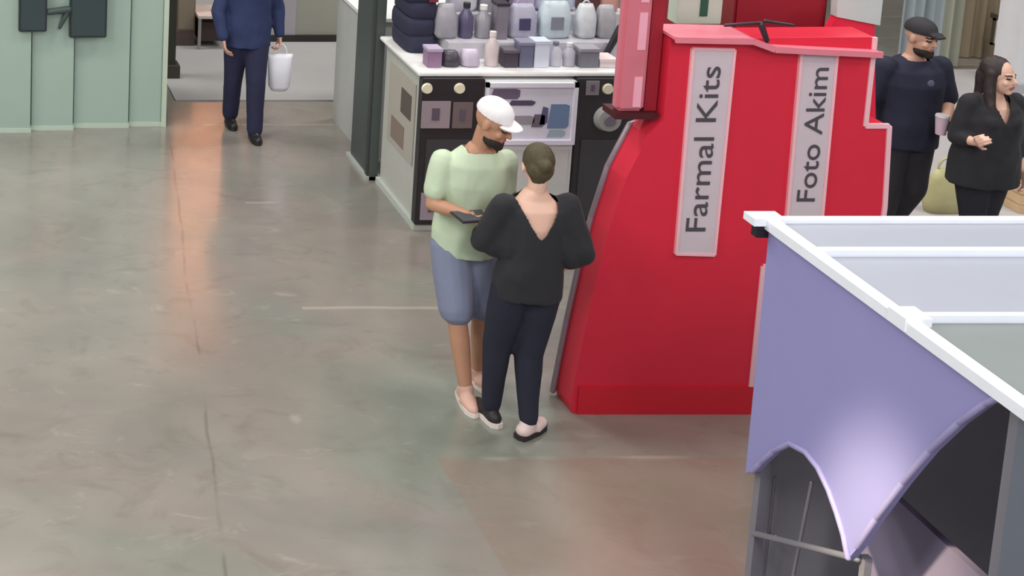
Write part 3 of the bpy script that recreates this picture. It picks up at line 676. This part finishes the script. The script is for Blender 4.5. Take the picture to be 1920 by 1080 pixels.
for (x0, x1, z0, z1, c) in ((4.28, 4.50, 1.06, 1.14, (112, 100, 124)), (4.42, 4.62, 1.01, 1.05, (86, 76, 100)), (4.66, 4.72, .86, 1.0, (92, 92, 130)), (4.72, 4.88, .83, 1.02, (110, 134, 170)), (4.60, 4.70, .84, .94, (110, 100, 118)), (4.45, 4.62, .86, .93, (156, 150, 160)), (4.72, 4.86, .76, .82, (160, 180, 192))):
    b = B(); prism(b, [(x0, z0), (x1 - .02, z0), (x1, z0 + .02), (x1, z1 - .01), (x1 - .03, z1), (x0 + .02, z1)], 'y', BY - .051, .003)
    ob('print', b, mat('print_%d_%d_%d' % c, c, .5), pic)
ob('lower_door', bx(4.27, 4.90, BY - .046, BY - .04, .12, .66), mat('case_door', (204, 206, 206), .4), t)
# dark gondola end further back
t = thing('dark_partition', (3.8, 11.6, 0), 'tall dark green grey partition at the counter back corner', 'partition')
v = G(670, 300)
ob('panel', bx(3.73, 3.80, 11.34, 11.86, 0, 1.95), mat('dark_green_grey', (74, 82, 80), .5), t)
ob('strip', bx(3.715, 3.73, 11.36, 11.42, .02, 1.9), mat('dark_green_strip', (58, 64, 64), .5), t)
ob('panel_foot', bx(3.70, 3.83, 11.34, 11.9, 0, .03), mat('pale_foot', (176, 182, 176), .5), t)
t = thing('rear_counter', (4.6, 12.4, 0), 'second white counter behind the crowded one', 'counter')
ob('carcass', bx(3.84, 6.1, 11.9, 12.8, 0, 1.2), mat('pale_laminate_rear', (184, 186, 186), .5), t); ob('worktop', bx(3.82, 6.12, 11.88, 12.82, 1.2, 1.23), MATS['white_worktop'], t)
# risers
rs = thing('tiered_riser', (4.75, 11.0, BZ), 'white two step riser under the goods on the counter', 'riser')
ob('low_step', bx(4.085, 5.6, 10.72, 11.3, BZ, BZ + .13), mat('riser_grey', (196, 194, 202), .5), rs); ob('high_step', bx(4.085, 5.6, 11.02, 11.3, BZ + .13, BZ + .27), MATS['riser_grey'], rs)
# goods
def pouch(nm, x0, x1, y, z, h, dp, rgb, label, cat='bag', handle=True, print_rgb=None):
    t = thing(nm, ((x0 + x1) / 2, y + dp / 2, z), label, cat, 'wrapped goods on the counter')
    cx, w = (x0 + x1) / 2, (x1 - x0) / 2; b = B()
    loft(b, [(V(cx, y + dp / 2, z + .002), w * .8, dp * .4), (V(cx, y + dp / 2, z + h * .12), w, dp * .5), (V(cx, y + dp / 2, z + h * .6), w * .97, dp * .46), (V(cx, y + dp / 2, z + h * .9), w * .8, dp * .24), (V(cx, y + dp / 2, z + h), w * .66, dp * .10)], 20, 3)
    for v in b.verts: v.co += V(random.uniform(-1, 1), random.uniform(-1, 1), 0) * min(w, .1) * .07
    f = ob('pouch', b, mat('goods_%d_%d_%d' % rgb, rgb, .4, var=.2, scale=18), t, smooth=True)
    if print_rgb: ob('label_patch', bx(cx - w * .4, cx + w * .35, y - .004, y + .02, z + h * .28, z + h * .62), mat('goods_%d_%d_%d' % print_rgb, print_rgb, .5), f)
    if handle:
        b = B(); P = [V(cx + w * .4 * math.cos(a), y + dp / 2, z + h * .95 + w * .5 * math.sin(a)) for a in [i * math.pi / 6 for i in range(7)]]
        for p, q in zip(P, P[1:]): cap(b, p, q, .006, n=8)
        ob('handle', b, mat('goods_%d_%d_%d' % rgb, rgb), t, smooth=True)
def carton(nm, x0, x1, y, z, h, dp, rgb, lrgb, label, cat='box'):
    t = thing(nm, ((x0 + x1) / 2, y + dp / 2, z), label, cat, 'wrapped goods on the counter')
    ob('carton', bx(x0, x1, y, y + dp, z + .001, z + h), mat('goods_%d_%d_%d' % rgb, rgb, .5, var=.12), t, bevel=.004)
    ob('lid', bx(x0 - .004, x1 + .004, y - .004, y + dp + .004, z + h - .012, z + h + .01), mat('goods_%d_%d_%d' % lrgb, lrgb, .5), t)
def bottle(nm, x, y, z, r, h, rgb, crgb, label, cat='bottle'):
    t = thing(nm, (x, y, z), label, cat, 'wrapped goods on the counter'); b = B()
    loft(b, [(V(x, y, z + .001), r * .9, r * .9), (V(x, y, z + .01), r, r), (V(x, y, z + h * .62), r, r), (V(x, y, z + h * .78), r * .5, r * .5), (V(x, y, z + h * .86), r * .42, r * .42)], 18, 2)
    ob('bottle_body', b, mat('goods_%d_%d_%d' % rgb, rgb, .3), t, smooth=True)
    ob('cap', cyl(B(), V(x, y, z + h * .86), V(x, y, z + h), r * .5), mat('goods_%d_%d_%d' % crgb, crgb, .4), t)
Z0, Z1, Z2 = BZ, BZ + .13, BZ + .27
def xs(a, b, Y, z): return D(a, 100, Y).x, D(b, 100, Y).x
def pw(a, b, Y): return D(a, 60, Y).x, D(b, 60, Y).x
R1, R2, R3 = 10.50, 10.80, 11.08
x = pw(700, 812, 11.0)
t = thing('navy_bundle', (x[0] + .2, 11.0, BZ), 'large navy folded cloth bundle on the counter left corner', 'cloth')
b = B(); xa, xb = D(715, 60, 11.0).x + .12, D(812, 60, 11.0).x - .01
xa = 3.80; xb = 4.05
for i in range(4):
    z_ = BZ + .004 + i * .135; cx_ = (xa + xb) / 2 + .006 * (-1) ** i; hw = (xb - xa) / 2 - .004 * (i % 3)
    loft(b, [(V(cx_, 11.06, z_), hw * .93, .20), (V(cx_, 11.06, z_ + .03), hw, .215), (V(cx_, 11.06, z_ + .10), hw, .215), (V(cx_, 11.06, z_ + .142), hw * .94, .20)], 28, 5)
ob('folded_cloth', b, mat('navy_folded_cloth', (42, 42, 66), .85, var=.2), t, smooth=True)
ob('red_tag', bx(xb - .09, xb - .02, 10.835, 10.85, BZ + .42, BZ + .53), mat('dark_red_tag', (120, 40, 56), .6), t)
# back row (on the high step)
w = pw(838, 896, R3); pouch('gift_bag', w[0], w[1], R3, Z2, .30, .12, (200, 200, 212), 'pale grey bag, leftmost on the top step')
w = pw(898, 938, R3); carton('carton', w[0], w[1], R3, Z2, .26, .12, (150, 150, 160), (52, 54, 58), 'grey carton with dark lid on the top step')
w = pw(938, 958, R3); bottle('bottle', sum(w) / 2, R3 + .06, Z2, .035, .33, (44, 38, 54), (30, 28, 36), 'slim dark bottle on the top step')
w = pw(960, 998, R3); carton('carton', w[0], w[1], R3, Z2, .27, .13, (178, 160, 190), (120, 96, 136), 'lilac carton with purple lid on the top step')
w = pw(1002, 1080, R3); pouch('gift_bag', w[0], w[1], R3, Z2, .32, .14, (194, 200, 220), 'pale blue grey bag, widest on the top step', print_rgb=(176, 184, 206))
w = pw(1088, 1120, R3); carton('carton', w[0], w[1], R3, Z2, .26, .13, (92, 52, 52), (70, 36, 40), 'dark brown carton at the right of the top step')
w = pw(1122, 1160, R3); pouch('cushion', w[0], w[1], R3, Z2, .24, .13, (206, 150, 142), 'peach soft cushion at the right of the top step', 'cushion', False)
# middle row
w = pw(820, 862, R2); pouch('pouch', w[0], w[1], R2, Z1, .27, .16, (152, 150, 160), 'mid grey pouch, leftmost on the middle step', 'pouch', False)
w = pw(864, 894, R2); bottle('jar', sum(w) / 2, R2 + .07, Z1, .055, .28, (88, 82, 112), (40, 42, 42), 'plum jar with black lid on the middle step', 'jar')
w = pw(896, 926, R2); bottle('jar', sum(w) / 2, R2 + .07, Z1, .058, .26, (150, 148, 156), (222, 224, 222), 'grey jar with white lid on the middle step', 'jar')
w = pw(930, 952, R2); carton('carton', w[0], w[1], R2, Z1, .28, .12, (124, 118, 130), (50, 42, 56), 'narrow grey carton with dark top on the middle step')
w = pw(956, 1012, R2); pouch('gift_bag', w[0], w[1], R2, Z1, .27, .15, (168, 166, 186), 'lavender grey bag with dark square print', print_rgb=(66, 62, 96))
w = pw(1014, 1076, R2); pouch('gift_bag', w[0], w[1], R2, Z1, .29, .15, (190, 204, 212), 'pale teal bag with grey square print', print_rgb=(128, 130, 144))
w = pw(1086, 1122, R2); pouch('gift_bag', w[0], w[1], R2, Z1, .27, .15, (204, 208, 214), 'off white bag right of the pale teal one')
w = pw(1124, 1160, R2); pouch('pouch', w[0], w[1], R2, Z1, .26, .15, (166, 164, 170), 'grey pouch, rightmost on the middle step', 'pouch', False)
# front row (on the worktop)
w = pw(806, 832, R1); carton('carton', w[0], w[1], R1, Z0, .14, .12, (140, 112, 142), (176, 164, 190), 'small purple carton, leftmost in the front row')
w = pw(836, 870, R1); pouch('pouch', w[0], w[1], R1, Z0, .12, .14, (62, 56, 70), 'small dark pouch at the left of the front row', 'pouch', False)
w = pw(872, 908, R1); pouch('pouch', w[0], w[1], R1, Z0, .13, .14, (186, 176, 196), 'small pale lilac pouch in the front row', 'pouch', False)
w = pw(916, 946, R1); bottle('bottle', sum(w) / 2, R1 + .06, Z0, .05, .27, (206, 192, 194), (220, 212, 210), 'pale pink bottle in the front row')
w = pw(950, 976, R1); carton('carton', w[0], w[1], R1, Z0, .13, .12, (70, 62, 76), (98, 92, 104), 'dark little carton beside the pale pink bottle')
w = pw(978, 1004, R1); carton('carton', w[0], w[1], R1, Z0, .19, .12, (106, 108, 134), (130, 130, 150), 'blue grey carton in the front row')
w = pw(1006, 1034, R1); carton('carton', w[0], w[1], R1, Z0, .20, .12, (214, 220, 236), (196, 206, 224), 'white upright carton in the front row')
w = pw(1040, 1062, R1); bottle('jar', sum(w) / 2, R1 + .06, Z0, .045, .19, (206, 204, 218), (120, 122, 140), 'white jar beside the white upright carton', 'jar')
w = pw(1066, 1088, R1); bottle('jar', sum(w) / 2, R1 + .06, Z0, .045, .18, (186, 184, 198), (220, 216, 232), 'pale grey jar between white jar and grey box', 'jar')
w = pw(1092, 1128, R1); carton('carton', w[0], w[1], R1, Z0, .14, .13, (120, 120, 132), (150, 148, 158), 'low grey box at the right of the front row')
w = pw(1130, 1162, R1); carton('carton', w[0], w[1], R1, Z0, .06, .16, (226, 214, 216), (232, 212, 214), 'flat pinkish white box, rightmost in the front row')
t = thing('umbrella', (5.3, 10.66, BZ), 'black folded umbrella leaning on the goods at the right', 'umbrella')
b = B(); p, q = D(1134, 108, 10.69), D(1164, 52, 10.69); cap(b, V(p.x, 10.69, max(p.z, BZ + .03)), q, .022, .03); ob('canopy', b, mat('black_nylon', (28, 24, 34), .6), t, smooth=True)
b = B(); cap(b, q, q + (q - p) * .35, .008); ob('handle', b, BLKP, t, smooth=True)

# ------------------------------------------------------------------ green booth at upper left
GRN = mat('pale_green_laminate', (160, 182, 172), .35, var=.04, scale=3); GRT = mat('green_edge', (122, 146, 134), .5)
gb = thing('green_booth', (1.4, 12.8, 0), 'pale green panelled booth with dark screens at upper left', 'booth')
gx = [G(-60, 248).x, G(57, 244).x, G(137, 242).x, G(240, 236).x, G(300, 232).x]; gy = [12.44, 12.50, 12.56, 12.60]
for i in range(4):
    ob('panel', bx(gx[i] + .006, gx[i + 1] - .006, gy[i], gy[i] + .05, .03, 2.4), GRN, gb, bevel=.004)
    ob('kick_plate', bx(gx[i], gx[i + 1], gy[i] - .008, gy[i] + .05, 0, .04), mat('pale_kick', (186, 202, 188), .4), gb)
ob('carcass', bx(gx[0], gx[4] - .01, 12.66, 13.7, 0, 2.4), GRT, gb)
ob('end_post', bx(gx[4] - .004, gx[4] + .04, 12.58, 12.66, 0, 2.4), mat('pale_post', (190, 204, 188), .4), gb)
SCR = mat('slate_screen', (52, 66, 70), .3, var=.1)
for (a, b_, c_, lb) in ((35, 88, 60, 'smaller dark slate screen, left of the two on the green booth'), (130, 200, 71, 'larger dark slate screen, right of the two on the green booth')):
    yy = 12.385 if a == 35 else 12.445
    p, q = D(a, c_, yy), D(b_, c_, yy)
    t = thing('monitor', ((p.x + q.x) / 2, yy, p.z), lb, 'screen')
    ob('casing', bx(p.x, q.x, yy, yy + .05, p.z, p.z + .52), mat('screen_casing', (40, 50, 52), .4), t, bevel=.008)
    ob('screen', bx(p.x + .02, q.x - .02, yy - .004, yy, p.z + .02, p.z + .5), SCR, t)
b = B(); p, q, r = D(92, 22, 12.42), D(128, 18, 12.45), D(112, 52, 12.44); cap(b, p, q, .03, .035); cap(b, q, r, .03, .015)
o = ob('cable_bracket', b, mat('bracket_slate', (62, 76, 76), .5), smooth=True); tag(o, 'dark bracket between the two screens on the green booth', 'bracket')
b = B()

# ------------------------------------------------------------------ background between the booths
o = ob('aisle_carpet', bx(2.46, 5.6, 13.27, 17.5, .001, .012), mat('pale_grey_carpet', (158, 157, 158), .8, var=.05, scale=3)); tag(o, 'pale grey carpet laid down the far aisle', 'carpet')
t = thing('dark_post', (2.56, 14.0, 0), 'dark olive post beside the green booth', 'post')
v = G(318, 145); ob('shaft', bx(v.x - .05, v.x + .05, 13.95, 14.05, .012, 2.1), mat('olive_black', (50, 50, 42), .6), t); ob('base', bx(v.x - .07, v.x + .09, 13.9, 14.1, .012, .14), mat('olive_base', (58, 54, 46), .6), t)
t = thing('brown_cabinet', (2.85, 15.2, 0), 'brown low cabinet beside the dark post', 'cabinet')
xa, xb = G(330, 90).x, G(366, 90).x; ob('carcass', bx(xa, xb, 15.0, 15.5, .012, .9), mat('taupe_wood', (128, 114, 100), .6), t); ob('door', bx(xa + .02, xb - .02, 14.985, 15.0, .2, .86), mat('taupe_door', (136, 124, 108), .6), t); ob('kick', bx(xa, xb, 14.99, 15.0, .012, .17), mat('dark_brown', (88, 74, 72), .6), t)
t = thing('side_table', (3.1, 15.1, 0), 'white topped side table with dark shelf at the aisle side', 'table')
xa, xb = G(368, 92).x, G(440, 92).x; zt = D(400, 28, 14.9).z
ob('tabletop', bx(xa, xb, 14.85, 15.3, zt - .03, zt), mat('pinkish_white_top', (206, 194, 190), .4), t)
ob('shelf', bx(xa + .03, xb - .12, 14.95, 15.25, .08, zt - .1), mat('dark_brown_shelf', (64, 50, 46), .7), t)
for x_ in (xa + .02, xb - .02):
    for y_ in (14.87, 15.28): ob('leg', bx(x_ - .015, x_ + .015, y_ - .015, y_ + .015, .012, zt - .03), mat('grey_leg', (150, 146, 144), .5), t)
o = ob('red_basket', ell(B(), (xa + .33, 15.06, zt + .08), (.12, .1, .08)), mat('brick_red', (150, 76, 64), .6), smooth=True); tag(o, 'brick red round basket on the white side table', 'basket')
# black framed board
t = thing('framed_board', (4.3, 15.2, 0), 'grey display board in a black frame on the pale carpet', 'board')
xa, xb = G(500, 78).x, G(652, 78).x
ob('board', bx(xa, xb, 15.16, 15.2, .06, 1.9), mat('board_grey', (148, 148, 138), .5, var=.08, scale=2), t)
ob('board_panel', bx(xa + .0, xa + .3, 15.15, 15.16, .08, 1.9), mat('board_lilac', (158, 152, 162), .5), t)
b = B(); box(b, xa, xb + .03, 15.13, 15.22, .012, .085); box(b, xb - .02, xb + .04, 15.13, 15.22, .08, 1.9); ob('frame', b, mat('black_frame', (34, 34, 32), .5), t)
# warm lit tower that the floor mirrors
t = thing('lit_tower', (3.55, 18.1, 0), 'warm orange lit display tower beyond the aisle carpet', 'tower')
xa, xb = D(338, 0, 18).x, D(432, 0, 18).x
ob('tower_core', bx(xa, xb, 18, 18.4, 0, 1.7), mat('tower_brown', (150, 120, 100), .6), t); ob('light_panel', bx(xa, xb, 18, 18.4, 1.7, 5.0), mat('amber_panel', (236, 150, 104), .5, emit=1.5), t)

# ------------------------------------------------------------------ background right
def drape(name, x0, x1, Y, z1, folds, amp, m, label, cat='curtain'):
    b = B(); n = 90; A = []
    for i in range(n + 1):
        u = i / n; A.append((x0 + (x1 - x0) * u, Y + amp * math.sin(u * folds * 2 * math.pi) * (.7 + .3 * math.sin(u * 13))))
    P = A + [(x, y + .02) for x, y in reversed(A)]
    prism(b, P, 'z', .011, z1); o = ob(name, b, m, smooth=False); tag(o, label, cat); return o
drape('curtain', G(1640, 190).x + .0, G(1712, 190).x, 13.0, 2.6, 4, .04, mat('blue_grey_drape', (142, 152, 158), .8, var=.1), 'blue grey curtain right behind the red booth corner')
drape('curtain', G(1700, 110).x, G(1760, 110).x, 14.3, 2.6, 3, .04, mat('sage_drape', (152, 154, 140), .8, var=.08), 'sage grey curtain between the blue grey and tan curtains')
drape('curtain', G(1752, 110).x, G(1888, 110).x, 14.6, 2.6, 6, .03, mat('tan_drape', (142, 128, 106), .8, var=.06), 'tan curtain behind the couple')
t = thing('wall_lantern', (11.1, 14.4, 0), 'white panel in a dark rim hanging on the tan curtain', 'sign')
p, q = D(1858, 84, 14.4), D(1890, 34, 14.4); t.location = ((p.x + q.x) / 2, 14.42, p.z)
ob('panel', bx(p.x + .02, q.x - .03, 14.38, 14.41, p.z + .02, q.z - .02), mat('warm_white', (220, 212, 196), .5), t)
b = B(); box(b, p.x, q.x, 14.39, 14.42, p.z, p.z + .025); box(b, p.x, q.x, 14.39, 14.42, q.z - .025, q.z); box(b, q.x - .03, q.x, 14.39, 14.42, p.z, q.z); box(b, p.x, p.x + .015, 14.39, 14.42, p.z, q.z); ob('rim', b, mat('olive_rim', (76, 70, 58), .6), t)
b = B(); box(b, (p.x + q.x) / 2 - .01, (p.x + q.x) / 2 + .01, 14.42, 14.54, q.z - .03, q.z + .02); ob('hanger', b, MATS['olive_rim'], t)
t = thing('white_column', (11.2, 13.6, 0), 'white column at the right edge behind the woman', 'column')
v0, v1 = G(1888, 170), G(1912, 170); ob('shaft', bx(v0.x, v1.x, 13.5, 13.8, 0, 2.8), mat('column_white', (222, 222, 228), .5), t); ob('column_foot', bx(v0.x - .04, v1.x + .04, 13.46, 13.84, 0, .1), mat('column_foot_grey', (176, 176, 182), .5), t)
o = ob('right_carpet', bx(G(1660, 400).x - .1, 14.5, 9.2, 14.2, .001, .01), mat('light_grey_carpet', (176, 172, 174), .8, var=.06)); tag(o, 'light grey carpet under the couple at right', 'carpet')
t = thing('tote_bag', (8.0, 10.7, .01), 'yellow green tote bag on the floor between the couple', 'bag')
c = G(1765, 398); b = B(); loft(b, [(c + V(0, 0, .012), .13, .06), (c + V(0, 0, .1), .15, .08), (c + V(0, 0, .28), .12, .05), (c + V(0, 0, .36), .08, .02)], 20, 3); t.location = c
ob('sack', b, mat('yellow_green_canvas', (196, 190, 142), .8, var=.2), t, smooth=True)
b = B(); P = [c + V(.07 * math.cos(a), 0, .35 + .10 * math.sin(a)) for a in [i * math.pi / 6 for i in range(7)]]
for p, q in zip(P, P[1:]): cap(b, p, q, .009)
ob('handle', b, MATS['yellow_green_canvas'], t, smooth=True)
t = thing('wooden_crate', tuple(G(1915, 385)), 'pale wooden crate at the right edge beside the woman', 'crate')
c = G(1925, 388)
b = B()
for k in range(3): box(b, c.x - .18, c.x + .25, c.y - .15, c.y - .13, .012 + k * .08, .075 + k * .08); box(b, c.x - .18, c.x - .16, c.y - .13, c.y + .15, .012 + k * .08, .075 + k * .08); box(b, c.x - .16, c.x + .25, c.y + .13, c.y + .15, .012 + k * .08, .075 + k * .08)
ob('slats', b, mat('pale_wood', (206, 176, 138), .6), t); ob('crate_base', bx(c.x - .16, c.x + .25, c.y - .13, c.y + .13, .012, .03), MATS['pale_wood'], t)
